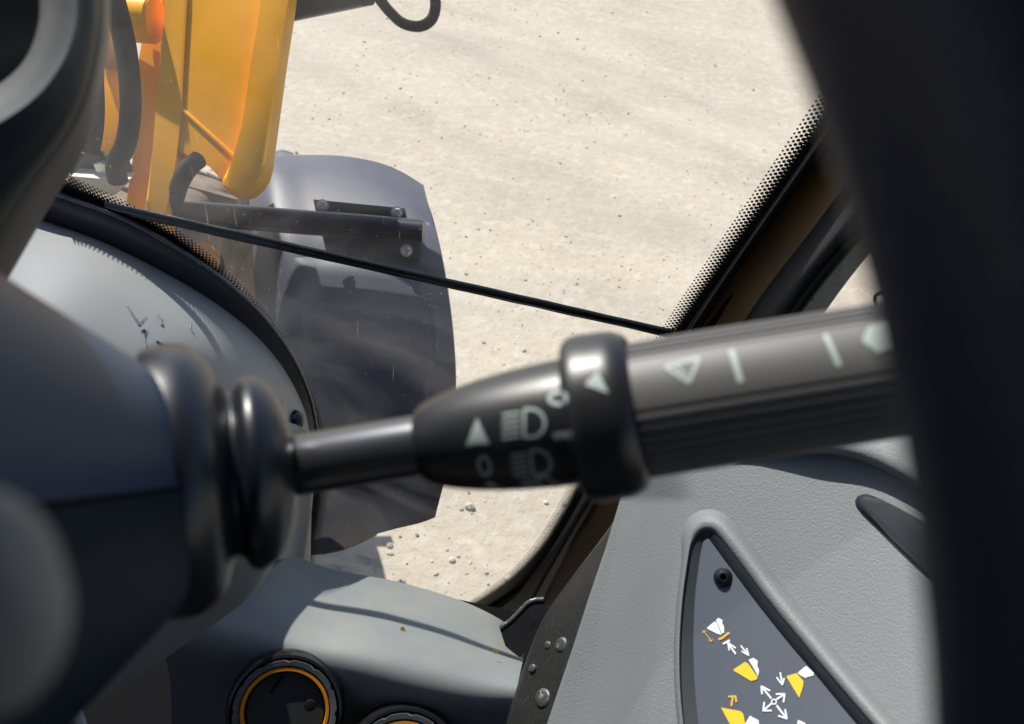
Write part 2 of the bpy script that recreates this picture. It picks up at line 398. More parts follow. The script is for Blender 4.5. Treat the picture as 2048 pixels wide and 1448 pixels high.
# panes: everything inside the border (plus the width of the band), split by the joint
JA, JB = g2(gp(215, 409)), g2(gp(1345, 664))
def jline(x): return JA.y + (JB.y - JA.y) * (x - JA.x) / (JB.x - JA.x)
outer = []
for k in range(NB + 1):
    p, n = by_len(LT * k / NB); outer.append(p - n * SGN * .03)
top = [g2(gp(2100, -400)), g2(gp(-400, -400))]
poly = outer + top
def clip(poly, keep):
    r = []
    for a, b in zip(poly, poly[1:] + poly[:1]):
        fa, fb = keep(a), keep(b)
        if fa >= 0: r.append(a)
        if fa * fb < 0: r.append(a.lerp(b, fa / (fa - fb)))
    return r
for nm, kp in (('upper_pane', lambda v: v.y - jline(v.x) - .002), ('lower_pane', lambda v: jline(v.x) - .002 - v.y)):
    bm = B(); f = bm.faces.new([bm.verts.new(g3(v)) for v in clip(poly, kp)])
    bmesh.ops.triangulate(bm, faces=[f]); obj(nm, bm, m_gl, ws, smooth=0)
# joint strip: half round glossy seal
bm = B()
n = 60; rows = []
for k in range(n + 1):
    x = JA.x + (JB.x - JA.x) * k / n; wob = .0006 * noise.noise(Vector((x * 30, 0, 0)))
    wdt = (.0068 + .0012 * noise.noise(Vector((x * 14, 4, 0)))) * (1.0 - .15 * k / n)
    c = Vector((x, jline(x) + wob)); rows.append([g3(c + Vector((0, wdt * cos(q))), .0012 + .0045 * abs(sin(q)) + .0016 * abs(sin(3 * q))) for q in [pi * j / 18 for j in range(19)]])
add_grid(bm, rows); obj('joint_seal', bm, m_joint, ws, 40)
bm = B()
rows = []
for k in range(n + 1):
    x = JA.x + (JB.x - JA.x) * k / n
    rows.append([g3(Vector((x, jline(x) - .0072 - t)), .0008) for t in (0, .0016)])
add_grid(bm, rows); obj('joint_lip', bm, mat('ground glass edge', (.42, .42, .40), .4), ws, 0)
def gmk(x, y): return gp(x, y) + GN * .0005
for q_ in ([(820, 588), (836, 590), (850, 596)], [(846, 590), (857, 589), (867, 586)], [(850, 598), (864, 599)]):
    bm = B(); add_stroke(bm, gmk, q_, 1.8, 4); obj('glass_scratch', bm, m_white, ws, 0)
# black band and dots
bm = B(); rows = []
for k in range(NB + 1):
    p, n = by_len(LT * k / NB); rows.append([g3(p - n * SGN * t, .0006) for t in (0, .03, .06)])
add_grid(bm, rows); obj('border_band', bm, m_frit, ws, 0)
DX0 = g2(gp(95, 350)).x
bm = B(); SP = .0050
for row, (dist, rad) in enumerate(((.0008, .0026), (.0043, .0022), (.0078, .00185), (.0112, .0015), (.0145, .00115))):
    m_ = int(LT / SP)
    for k in range(m_):
        s = (k + .5 * (row % 2)) * SP
        p, n = by_len(s); c = p + n * SGN * dist
        if c.x < DX0: continue
        vs = [bm.verts.new(g3(c + Vector((cos(2 * pi * q / 8), sin(2 * pi * q / 8))) * rad, .0006)) for q in range(8)]
        bm.faces.new(vs)
obj('border_dots', bm, m_frit, ws, 0, kind='stuff')
# rubber gasket bead just outside the border
bm = B(); pts = []
for k in range(161):
    p, n = by_len(LT * k / 160); pts.append(g3(p - n * SGN * .030, .006))
add_tube(bm, pts, .005, 10); obj('gasket', bm, m_rub, ws, 60)

# ------------------------------------------------------------------ steering wheel rim (behind/over the camera's right)
WC = C(-.1244, -.0344, -.1591); wn = RT * -.4961 + UP * -.0531 - FW * .8667
wn.normalize()
sw = thing('steering_wheel', 'thick black steering wheel rim out of focus along the right edge', 'steering wheel', WC)
wa = (RT - wn * RT.dot(wn)).normalized(); wb = wn.cross(wa)
bm = B(); RR, rr_ = .199, .0178
rows = []
for k in range(128):
    a = 2 * pi * k / 128; e1 = wa * cos(a) + wb * sin(a)
    rows.append([WC + e1 * (RR + rr_ * cos(q)) + wn * rr_ * (1 + .05 * cos(3 * q)) * sin(q) for q in [2 * pi * j / 28 for j in range(28)]])
rows.append(rows[0]); add_grid(bm, rows, True); bmesh.ops.remove_doubles(bm, verts=bm.verts, dist=1e-6)
obj('rim', bm, m_rim, sw, 60)
bm = B(); add_lathe(bm, WC - wn * .03, WC + wn * .012, [(0, .018), (.2, .024), (.8, .024), (1, .018)], 40); obj('hub', bm, m_cowl, sw)
for ang in (150, 235):
    a = radians(ang); e1 = wa * cos(a) + wb * sin(a); bm = B()
    add_tube(bm, [WC + e1 * (.018 + .178 * t) - wn * .012 * (1 - t) for t in (0, .25, .5, .75, 1)], [.016, .013, .011, .011, .013], 12); obj('spoke', bm, m_cowl, sw)

# ------------------------------------------------------------------ steering column: cowl, shroud, rings
sc_ = thing('steering_column', 'dark steering column shroud with ribbed boot at the lower left', 'steering column', P(-250, 1500, .5))
c0 = [(95, -140), (80, -40), (76, 50), (45, 125), (-20, 180), (-120, 225)]
c1 = [(100, -140), (92, -40), (90, 40), (62, 130), (0, 195), (-120, 250)]
c2 = [(150, -140), (152, -40), (150, 50), (118, 135), (45, 215), (-120, 310)]
c3 = [(205, -140), (203, -40), (198, 80), (160, 220), (70, 340), (-120, 520)]
c4 = [(212, -140), (209, -20), (203, 110), (160, 285), (80, 420), (-80, 690)]
c5 = [(205, -140), (202, -20), (195, 115), (150, 290), (70, 425), (-90, 695)]
bm = B(); add_sheet(bm, [[P(x, y, d) for x, y in c] for c, d in ((c2, .262), (c3, .275), (c4, .315), (c5, .36))], 60, 30, .004)
obj('cowl', bm, m_cowl, sc_, 60)
bm = B(); add_sheet(bm, [[P(x, y, d) for x, y in c] for c, d in ((c0, .30), (c1, .272), (c2, .2615))], 50, 16, .004)
obj('cowl_edge', bm, m_ridge, sc_, 60)
bm = B(); add_sheet(bm, [[P(x, y, .31) for x, y in c] for c in ([(-200, -200), (-150, -150), (-150, -100)], [(-50, -180), (-20, -20), (-120, 200)], [(110, -160), (95, 60), (-20, 220)])], 16, 16, .004)
obj('cowl_recess', bm, m_glossblk, sc_, 60)
# shroud: upper and lower halves of a tapering housing with a seam, axis running to the right
SA, SB = P(-420, 1080, .185), P(292, 985, .247)
ax = (SB - SA).normalized(); tocam = (CAM - SA.lerp(SB, .6)); tocam = (tocam - ax * tocam.dot(ax)).normalized(); upv = ax.cross(tocam)
if upv.dot(UP) < 0: upv = -upv
def shroud_half(lo, hi):
    bm = B(); G = []
    for i in range(31):
        t = i / 30
        r = .072 - .034 * t if t < .93 else .0404 - .012 * ((t - .93) / .07) ** 2
        r = (.075 - .0435 * t) * (1 if t < .92 else sqrt(max(.05, 1 - .42 * ((t - .92) / .08) ** 2)))
        row = []
        for k in range(41):
            a = radians(lo + (hi - lo) * k / 40); ca, sa = cos(a), sin(a)
            q = (abs(ca) ** 2.6 + abs(sa) ** 2.6) ** (-1 / 2.6)                 # squarish section
            row.append(SA.lerp(SB, t) + (tocam * ca + upv * sa) * r * q)
        G.append(row)
    add_grid(bm, G); return bm
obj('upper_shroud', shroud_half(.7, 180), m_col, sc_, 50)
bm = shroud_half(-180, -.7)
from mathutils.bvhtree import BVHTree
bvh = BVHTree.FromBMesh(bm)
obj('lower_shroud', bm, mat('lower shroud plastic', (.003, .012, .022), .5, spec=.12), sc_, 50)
kc = P(-60, 1200, .07); bm = B()  # added blob; its pale grey stands in for sunlight on the shroud
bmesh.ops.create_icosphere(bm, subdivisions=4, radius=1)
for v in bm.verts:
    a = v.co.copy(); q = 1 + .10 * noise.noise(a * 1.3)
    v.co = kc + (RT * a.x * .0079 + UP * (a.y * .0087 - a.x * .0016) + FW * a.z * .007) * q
obj('lit_patch_blob', bm, mat('lit patch grey', (.19, .20, .195), .7), sc_, 60)
bm = B(); add_tube(bm, [kc, kc - RT * .03 - UP * .002, kc - RT * .05 + FW * .03, kc - RT * .12 + FW * .09], .0035, 12); obj('lit_patch_stem', bm, m_col, sc_, 60)  # stem carrying the added blob out of view
bm = B(); add_lathe(bm, SA, SB.lerp(SA, .04), [(0, .0728), (.88, .0355), (1, .024)], 40); obj('shroud_core', bm, m_glossblk, sc_)
# boot rings
RA, RB = P(285, 965, .2455), P(585, 934, .258)
px = lambda r, d: r * d / F
prof = [(0, px(225, .247)), (.04, px(258, .247)), (.14, px(270, .248)), (.30, px(268, .25)), (.42, px(250, .251)), (.50, px(222, .252)), (.54, px(188, .253)), (.575, px(168, .254)), (.61, px(164, .254)), (.64, px(174, .2545)), (.68, px(190, .255)), (.76, px(192, .256)), (.87, px(172, .257)), (.94, px(140, .2575)), (.985, px(105, .258)), (1.0, px(72, .258))]
pv_ = [Vector((t, r, 0)) for t, r in prof]; ps = curve(pv_, 70)
bm = B(); add_lathe(bm, RA, RB, [(p.x, p.y) for p in ps], 72); obj('stalk_boot', bm, mat('black boot rubber', (.008, .010, .016), .34, spec=.45), sc_, 70)
# grey shell of the column behind the boot
e0 = [(560, 850), (590, 915), (588, 1010), (548, 1120), (498, 1190), (425, 1246), (300, 1332), (150, 1432), (0, 1530)]
e1 = [(560, 800), (560, 900), (545, 1000), (505, 1090), (455, 1150), (385, 1205), (260, 1290), (110, 1390), (-40, 1480)]
e2 = [(450, 800), (455, 900), (445, 980), (410, 1050), (360, 1110), (290, 1160), (170, 1240), (30, 1330), (-110, 1420)]
e3 = [(330, 800), (330, 900), (320, 980), (290, 1030), (240, 1080), (180, 1120), (80, 1190), (-40, 1260), (-180, 1340)]
er = [(552, 850), (582, 915), (580, 1010), (540, 1122), (490, 1194), (417, 1252), (292, 1340), (142, 1442), (-10, 1540)]
bm = B(); add_sheet(bm, [[P(x, y, d) for x, y in c] for c, d in ((e3, .40), (e2, .41), (e1, .44), (e0, .49), (er, .56))], 60, 40, .004)
obj('column_shell', bm, m_shell, sc_, 60)

# ------------------------------------------------------------------ control stalk
st = thing('control_stalk', 'black multifunction stalk with pale symbols reaching right across the windscreen', 'stalk', P(585, 934, .255))
TA, TB = P(560, 936, .256), P(1820, 733, .222)
tx = (TB - TA).normalized(); Lm = (TB - TA).length
mid = TA.lerp(TB, .5); tcam = CAM - mid; tcam = (tcam - tx * tcam.dot(tx)).normalized(); tup = tx.cross(tcam)
if tup.dot(UP) < 0: tup = -tup
def tpx(x):                                 # photo x -> fraction along the axis (perspective-correct)
    lo, hi = -.2, 1.3
    for _ in range(40):
        m_ = (lo + hi) / 2; q = TA.lerp(TB, m_) - CAM
        if 1024 + F * q.dot(RT) / q.dot(FW) < x: lo = m_
        else: hi = m_
    return lo
def dep(x): return (TA.lerp(TB, tpx(x)) - CAM).dot(FW)
def R_(x, r): return (tpx(x), r * dep(x) / F)
def lathe_st(name, prof, m, segs=64, mod=None, dense=0):
    pr = [R_(x, r) for x, r in prof]
    if dense: pr = [(p.x, p.y) for p in curve([Vector((a, b, 0)) for a, b in pr], dense)]
    bm = B(); add_lathe(bm, TA, TB, pr, segs, mod, tcam); return obj(name, bm, m, st, 40)
lathe_st('shaft', [(548, 60), (560, 61), (862, 61)], mat('satin stalk rod', (.10, .105, .115), .3, metal=.8, spec=.6), 48)
GRIP = [(846, 58), (848, 72), (856, 80), (880, 90), (920, 101), (970, 111), (1030, 119), (1100, 125), (1165, 128)]
lathe_st('grip', GRIP, m_blk, 64, dense=60)
COLLAR = [(1150, 128), (1151, 150), (1158, 162), (1175, 168), (1215, 168), (1245, 166), (1268, 156), (1278, 143), (1280, 125)]
lathe_st('collar', COLLAR, m_blk, 72, dense=40)
def ribs(a, t):
    # a measured from the side that faces the driver, positive upwards or downwards depending on the frame
    d = (a + pi) % (2 * pi) - pi
    s = d * RIBS
    inz = (radians(38) < s < radians(150)) or (radians(-4) > s > radians(-170))
    inz = (radians(44) < s < radians(160)) or (radians(-52) < s < radians(4))
    return -.0009 * max(0, sin(d * 40)) ** .8 if inz else 0.0
RIBS = 1 if (tx.cross((tcam))).dot(tup) > 0 else -1
lathe_st('barrel', [(1262, 136), (1300, 137), (1500, 137.5), (1740, 137), (1800, 136), (1816, 130), (1822, 110)], mat('ribbed barrel plastic', (.085, .083, .083), .52, spec=.45), 460, ribs)
lathe_st('end_cap', [(1818, 112), (1850, 112), (1856, 100)], m_blk, 40)
def rad_at(x):
    for prof in ((COLLAR if x > 1150 and x < 1275 else None), GRIP if x <= 1150 else None, [(1262, 137), (1822, 137)]):
        if prof:
            for (a, r0), (b, r1) in zip(prof, prof[1:]):
                if a <= x <= b and b > a: return r0 + (r1 - r0) * (x - a) / (b - a)
    return 137
def st_pt(x, y):
    """photo position on the stalk -> point on its skin"""
    t = tpx(x); xx = x; c = TA.lerp(TB, t); q = c - CAM; d = q.dot(FW)
    cx, cy = 1024 + F * q.dot(RT) / d, 724 - F * q.dot(UP) / d
    # offset perpendicular to the axis in the picture
    ex, ey = (1820 - 560), (733 - 936); l = hypot(ex, ey); ex, ey = ex / l, ey / l
    s = (y - cy) * ex - (x - cx) * ey; along = (x - cx) * ex + (y - cy) * ey
    t = tpx(x + along * ex); c = TA.lerp(TB, t); r = rad_at(x + along * ex)
    k = max(-.985, min(.985, -s / r)); a = math.asin(k)
    rr = r * dep(x) / F + .00022
    return c + (tcam * cos(a) + tup * sin(a)) * rr
def icon(name, strokes=(), fills=(), m=m_print, par=st, fn=st_pt, step=5):
    bm = B()
    for pts, wd in strokes: add_stroke(bm, fn, pts, wd, step)
    for poly in fills: add_fill(bm, fn, poly, step)
    return obj(name, bm, m, par, 0)
icon('triangle_mark', fills=[[(981, 834), (1007, 884), (960, 887)]])
def beam(cx, cy, s):
    ls = [([(cx - 50 * s, cy - 21 * s + 11 * k * s + 6), (cx - 16 * s, cy - 24 * s + 11 * k * s + 4)], 4.6 * s) for k in range(5)]
    D = [(cx - 8 * s, cy - 26 * s)] + arc(cx + 4 * s, cy, 27 * s, 26 * s, -80, 80) + [(cx - 8 * s, cy + 26 * s), (cx - 8 * s, cy - 26 * s)]
    return ls + [(D, 5.5 * s)]
icon('headlamp_mark', beam(1080, 843, 1.0))
icon('headlamp_mark', beam(1090, 917, .92))
icon('headlamp_mark', beam(1095, 966, .8))
icon('zero_mark', [(arc(1137, 797, 19, 11, 0, 360, 20), 8)])
icon('bar_mark', [([(1127, 868), (1165, 862)], 13)])
icon('zero_mark', [(arc(992, 924, 11, 18, 0, 360, 18), 6)])
icon('wave_mark', [([(985, 962), (1002, 958), (992, 968), (1010, 966)], 5)])
icon('pointer_mark', fills=[[(1213, 748), (1234, 788), (1188, 772)]])
icon('wiper_mark', [([(1336, 738), (1400, 722), (1380, 768), (1336, 738)], 7), ([(1352, 733), (1378, 758)], 5)])
icon('divider_mark', [([(1460, 706), (1476, 768)], 11)])
icon('divider_mark', [([(1637, 677), (1658, 738)], 10)])
icon('washer_mark', fills=[[(1704, 690), (1718, 661), (1758, 651), (1778, 671), (1766, 704), (1727, 713)]])
for q_ in ((1728, 684), (1752, 680)): icon('washer_dot', fills=[[(q_[0] - 6, q_[1]), (q_[0], q_[1] - 6), (q_[0] + 6, q_[1]), (q_[0], q_[1] + 6)]], m=m_blk, fn=lambda x, y: st_pt(x, y) + tcam * .0002)

# ------------------------------------------------------------------ dashboard
def gd(px, py): q = gp(px, py) - CAM; return q.dot(FW)
da = thing('dashboard', 'pale grey sunlit dash cover curving down beside the windscreen', 'dashboard', P(250, 900, .8))
E0 = [(-160, 345), (-60, 385), (70, 436), (200, 482), (330, 546), (430, 606), (508, 668), (566, 736), (606, 812), (622, 880)]
E1 = [(-190, 420), (-90, 460), (35, 505), (160, 560), (275, 622), (370, 688), (440, 748), (500, 818), (540, 880), (560, 930)]
E2 = [(-210, 560), (-110, 600), (0, 640), (90, 690), (190, 750), (270, 810), (330, 870), (390, 920), (430, 960), (470, 990)]
E3 = [(-230, 860), (-150, 890), (-50, 920), (50, 950), (120, 980), (190, 1010), (260, 1040), (330, 1060), (390, 1080), (440, 1090)]
Er = [(-155, 339), (-55, 379), (75, 430), (205, 476), (335, 540), (435, 600), (513, 662), (571, 730), (611, 806), (628, 880)]
row0 = [P(x, y, gd(x, y) - .036) for x, y in E0]
rowr = [P(x, y, gd(x, y) - .008) - Vector((0, 0, .012)) for x, y in Er]
row1 = [at_Z(x, y, p.z + .022) for (x, y), p in zip(E1, row0)]
row2 = [at_Z(x, y, p.z + .018) for (x, y), p in zip(E2, row0)]
row3 = [at_Z(x, y, p.z - .05) for (x, y), p in zip(E3, row0)]
bm = B(); add_sheet(bm, [row3, row2, row1, row0, rowr], 70, 60, .005, Vector((0, .2, -1)))
obj('top_cover', bm, m_dash, da, 60)
rows_d = [[cr(r, j / 60) for j in range(61)] for r in (row3, row2, row1, row0, rowr)]
def dash_pt(u, v): return cr([cr(r, u) for r in (row3, row2, row1, row0, rowr)], v)
bm = B(); add_grid(bm, [[dash_pt(.985, v / 20) - Vector((0, 0, dz_)) for v in range(20)] for dz_ in (.004, .12, .24, .36)]); obj('end_wall', bm, m_low, da, 60)
def dash_px(x, y):
    """nearest point of the dash sheet seen at a photo position"""
    best = None; u0, v0, su, sv = .5, .6, .5, .4
    for it in range(7):
        best = None
        for i in range(-6, 7):
            for j in range(-6, 7):
                u = min(1, max(0, u0 + su * i / 6)); v = min(1, max(0, v0 + sv * j / 6)); q = dash_pt(u, v) - CAM; d = q.dot(FW)
                e = hypot(1024 + F * q.dot(RT) / d - x, 724 - F * q.dot(UP) / d - y)
                if best is None or e < best[0]: best = (e, u, v)
        _, u0, v0 = best; su *= .35; sv *= .35
    p = dash_pt(u0, v0); return p + (CAM - p).normalized() * .0012
bm = B(); add_dome(bm, dash_px(585, 842), Vector((.1, -.3, 1)), .016, .012, 20, 6); obj('sensor_dome', bm, m_glossblk, da, 60)
def scuff(px_, wd):
    bm = B(); q = [dash_px(x, y) for x, y in px_]; n = len(q); rows = []
    for i, p in enumerate(q):
        t = (q[min(i + 1, n - 1)] - q[max(i - 1, 0)]).normalized(); s = t.cross((CAM - p).normalized())
        rows.append([p - s * wd[i] / 2, p + s * wd[i] / 2])
    add_grid(bm, rows); obj('ink_scuff', bm, m_ink, da, 0)
scuff([(255, 612), (262, 625), (270, 638), (278, 650)], [.002, .004, .003, .006])
scuff([(278, 650), (287, 640), (295, 634)], [.003, .002, .001])
scuff([(276, 636), (284, 660), (292, 664)], [.001, .006, .002])
scuff([(283, 662), (290, 672), (296, 660)], [.003, .005, .001])
scuff([(286, 668), (291, 690), (288, 706)], [.003, .002, .001])
scuff([(313, 630), (318, 640), (322, 650)], [.006, .008, .003])
scuff([(315, 632), (326, 642)], [.003, .002])
scuff([(313, 683), (322, 690), (328, 696)], [.003, .004, .001])
scuff([(320, 694), (328, 680)], [.002, .001])
scuff([(382, 642), (381, 655), (385, 664)], [.001, .002, .004])
# shaded side wall dropping from the cover to the lower panel
w0 = [(624, 872), (626, 960), (618, 1050), (604, 1135)]
w1 = [(590, 850), (595, 950), (590, 1040), (582, 1120)]
w2 = [(540, 840), (545, 940), (545, 1040), (545, 1120)]
bm = B(); add_sheet(bm, [[P(x, y, 1.17) for x, y in w0], [P(x, y, 1.14) for x, y in w1], [P(x, y, 1.07) for x, y in w2]], 24, 16, .006)
obj('side_wall', bm, m_low, da, 60)
# black gap between cover and glass
bm = B()
LF = [1.6, 1.6, 1.5, 1.42, 1.2, .95, .7, .5, .32, .26]
EF = list(zip(Er, LF))
gs = [[P(x - 6, y + 6, gd(x, y) - .03) for x, y in Er], [P(x + 17 * f, y - 14 * f, gd(x, y) - .022 - .026 * f / 1.6) for (x, y), f in EF], [P(x + 30 * f, y - 25 * f, gd(x, y) - .018 - .030 * f / 1.6) for (x, y), f in EF], [P(x + 36 * f, y - 30 * f, gd(x + 36 * f, y - 30 * f) - .005) for (x, y), f in EF]]
add_sheet(bm, gs, 60, 10, .008); obj('gap_seal', bm, m_trim, ws, 60)
bm = B(); add_tube(bm, curve([P(x + 31 * f, y - 26 * f, gd(x, y) - .019 - .030 * f / 1.6) for (x, y), f in EF], 60), [.0026 + .0012 * noise.noise(Vector((k * .9, 0, 0))) for k in range(61)], 8)
obj('seal_lip', bm, m_bezel, ws, 60)

# lower panel with vents
lp = thing('vent_panel', 'dusty blue grey lower dash panel holding two round air vents', 'dash panel', P(760, 1600, 1.0))
r0 = [(300, 1000), (410, 1040), (520, 1085), (640, 1140), (780, 1168), (900, 1202), (985, 1240), (1052, 1287)]
r1 = [(300, 1080), (410, 1110), (520, 1150), (630, 1190), (765, 1215), (885, 1250), (972, 1285), (1047, 1315)]
r2 = [(310, 1180), (410, 1210), (520, 1240), (620, 1270), (745, 1292), (862, 1318), (960, 1342), (1038, 1356)]
r3 = [(320, 1270), (410, 1290), (515, 1312), (612, 1338), (725, 1362), (835, 1388), (942, 1406), (1026, 1410)]
r4 = [(340, 1370), (410, 1390), (510, 1410), (605, 1430), (710, 1450), (822, 1460), (935, 1470), (1016, 1470)]
r5 = [(345, 1560), (410, 1560), (500, 1570), (600, 1570), (700, 1580), (815, 1580), (930, 1580), (1000, 1580)]
DEPS = (1.13, 1.055, .992, .978, 1.03, 1.11)
LR = [[P(x, y, d) for x, y in r] for r, d in zip((r0, r1, r2, r3, r4, r5), DEPS)]
LR = [[P(x, y, 1.17) for x, y in [(a + 6, b - 4) for a, b in r0]]] + LR
bm = B(); add_sheet(bm, LR, 70, 60, .006); obj('panel', bm, m_low, lp, 60)
def panel_n(c):
    return (CAM - c).normalized()
def vent(cx, cy, d, tilt):
    c = P(cx, cy, d); n = ((CAM - c).normalized() + tilt).normalized(); k = d / F
    t = thing('air_vent', '', 'air vent', c - n * .01, 'round air vents in the lower dash')
    bm = B(); add_lathe(bm, c - n * .03, c + n * .012, [(0, 116 * k), (.55, 118 * k), (.80, 116 * k), (.93, 111 * k), (.95, 106 * k), (.5, 103 * k), (.3, 100 * k)], 64); obj('housing', bm, m_glossblk, t, 40)
    # faceted grip ring
    bm = B(); a, b = frame(n)
    G = []
    for q in range(72):
        an = 2 * pi * q / 72; e_ = a * cos(an) + b * sin(an)
        notch = -.0022 if q % 6 == 0 else 0
        G.append([c + e_ * (102 * k) + n * .004, c + e_ * (101 * k + notch) + n * .011, c + e_ * (91 * k) + n * (.0105), c + e_ * (86 * k) + n * .006])
    G.append(G[0]); add_grid(bm, G); bmesh.ops.remove_doubles(bm, verts=bm.verts, dist=1e-6); obj('grip_ring', bm, m_ventring, t, 25)
    bm = B(); G = []
    for q in range(73):
        an = 2 * pi * q / 72; e_ = a * cos(an) + b * sin(an)
        G.append([c + e_ * (r_ * k) + n * h_ for r_, h_ in ((86.5, .004), (86.5, .0092), (85.5, .0098), (80.5, .0098), (79.5, .0092), (79, .002))])
    add_grid(bm, G); bmesh.ops.remove_doubles(bm, verts=bm.verts, dist=1e-6); obj('orange_ring', bm, m_orange, t, 35)
    bm = B(); add_lathe(bm, c - n * .004, c + n * .004, [(0, 77 * k), (.8, 77 * k), (1, 74 * k)], 64); fl = obj('flap', bm, m_flap, t, 40)
    bm = B(); rt, up = RT, UP
    def vp(x, y): return c + rt * (x * k) + up * (-y * k) + n * .0046
    add_stroke(bm, vp, [(-5, -69), (-17, -55), (-27, -40), (-34, -24), (-38, -8), (-37, 10), (-31, 30), (-15, 62)], 5, 4); obj('flap_split', bm, m_void, fl, 0)
    bm = B(); add_dome(bm, vp(50, -12), n, .0066, .0010, 18, 5); obj('thumb_dimple', bm, m_rub, fl, 60)
    return t
v1 = vent(571, 1420, .965, Vector((-.02, -.20, -.19)))
v1['label'] = 'round black air vent with thin orange ring and black flap'
v2 = vent(806, 1528, .975, Vector((.02, -.20, -.19)))
v2['label'] = 'air vent cut by the bottom picture edge, right of the full orange ringed vent'
# crumbs lying on the panel
for (x, y, d), lb in (((805, 1258, 1.022), 'tiny orange leaf crumb on the middle of the dusty lower dash panel'), ((991, 1304, 1.015), 'tiny orange leaf crumb near the right edge of the lower dash panel')):
    bm = B(); c = P(x, y, d); 
    add_prism(bm, [c + RT * a + UP * b for a, b in ((-.003, .001), (.0005, .003), (.0035, -.0005), (0, -.0025))], (CAM - c).normalized() * .001)
    o = obj('leaf_crumb', bm, m_crumb, None, 0, origin=c); tag(o, lb, 'crumb', 'orange crumbs on the lower dash')

# cab floor and roof (roof just out of the picture, it shades the wheel)
bm = B(); add_box(bm, CAM + Vector((0, 0, -1.28)), 1.7, 1.74, .04); add_box(bm, CAM + Vector((0, .858, -1.52)), 1.7, .02, .44); o = obj('cab_floor', bm, m_void, None, 0, origin=CAM + Vector((0, 0, -1.3))); o['kind'] = 'structure'  # second box: unseen board added to keep ground reflections off the glass
bm = B()
add_prism(bm, [CAM + Vector(v) for v in ((-.8, -1.2, .55), (.8, -1.2, .55), (.8, .45, .55), (.5, .56, .55), (-.5, .56, .55), (-.8, .45, .55))], Vector((0, 0, .08)))
o = obj('cab_roof', bm, m_roofm, None, 0, origin=CAM + Vector((0, 0, .55))); tag(o, 'dark cab roof panel overhead, above the steering wheel', 'roof')

bm = B(); add_box(bm, CAM + Vector((0, -1.06, -.37)), 1.64, .06, 1.82); o = obj('rear_shade_wall', bm, m_roofm, None, 0, origin=CAM + Vector((0, -1.06, -1.3))); o['kind'] = 'structure'  # unseen wall, added dark and full height to cut ambient light
for sx in (-1, 1):
    bm = B(); add_prism(bm, [CAM + Vector((sx * .86, y, z)) for y, z in ((-1.03, -1.3), (.55 if sx > 0 else .80, -1.3), (.45 if sx > 0 else .72, -.45), (-1.03, -.35))], Vector((sx * .05, 0, 0)))
    o = obj('side_wall', bm, m_roofm, None, 0, origin=CAM + Vector((sx * .86, 0, -1.3))); o['kind'] = 'structure'  # unseen lower cab sides, added to cut ambient light
# pale cable stub and pedal tip at the lower left
bm = B(); add_tube(bm, curve([P(138, 1385, .47), P(150, 1415, .47), P(168, 1470, .48), P(190, 1560, .5)], 16), .0028, 10)
o = obj('cable', bm, m_grey, None, 60, origin=P(190, 1560, .5)); tag(o, 'short pale grey cable hanging below the steering column shell', 'cable')

# ------------------------------------------------------------------ side console
co = thing('side_console', 'grained grey side console with triangular control panel at the lower right', 'console', P(1500, 1700, .75))
def xl(y):                                  # left silhouette of the console in the photo
    pts = [(700, 1330), (850, 1300), (940, 1268), (1000, 1246), (1100, 1216), (1200, 1182), (1300, 1150), (1448, 1100), (1620, 1040)]
    for (a, xa), (b, xb) in zip(pts, pts[1:]):
        if a <= y <= b: return xa + (xb - xa) * (y - a) / (b - a)
    return pts[-1][1]
def sm(e0_, e1_, x): t = max(0, min(1, (x - e0_) / (e1_ - e0_))); return t * t * (3 - 2 * t)
def crest(y): return 1395 - .19 * (y - 1000) if y > 1000 else 1395 - .3 * (1000 - y)
def cdep(x, y):
    d = .735 - .00021 * (x - 1400) - .00016 * (y - 1000)
    c = crest(y); w_ = (c - x)
    d += .05 * sm(0, 150, w_)                                         # falls away left of the crest
    d += .004 * math.exp(-((x - c - 60) / 50) ** 2) * 0
    t = (x - 1470) / 400                                              # upper lip bulges towards the driver
    return d
NY, NX = 90, 90; G = []
for i in range(NY + 1):
    y = 800 + (1620 - 800) * i / NY; row = []; a = xl(y)
    for j in range(NX + 1):
        x = a + (2200 - a) * (j / NX) ** 1.15; row.append(P(x, y, cdep(x, y)))
    G.append([P(a - 4, y, cdep(a, y) + .05)] + row)
bm = B(); slab_grid(bm, G, .006); obj('shell', bm, m_con, co, 60)
# overhanging upper lip
lipc = [(1330, 905), (1430, 925), (1520, 905), (1620, 890), (1720, 905), (1800, 940), (1870, 990), (1960, 1080), (2060, 1200)]
def lrow(dx, dy, off): return [P(x + dx, y + dy, cdep(x + dx, y + dy) - off * .55 * sm(1460, 1600, x) + .004 * (1 - sm(1440, 1540, x))) for x, y in lipc]
bm = B(); add_sheet(bm, [lrow(30, -160, .0), lrow(20, -90, .02), lrow(8, -30, .034), lrow(0, 0, .034), lrow(-6, 12, .02), lrow(-10, 16, .0)], 60, 40, .004)
obj('upper_lip', bm, m_con, co, 60)
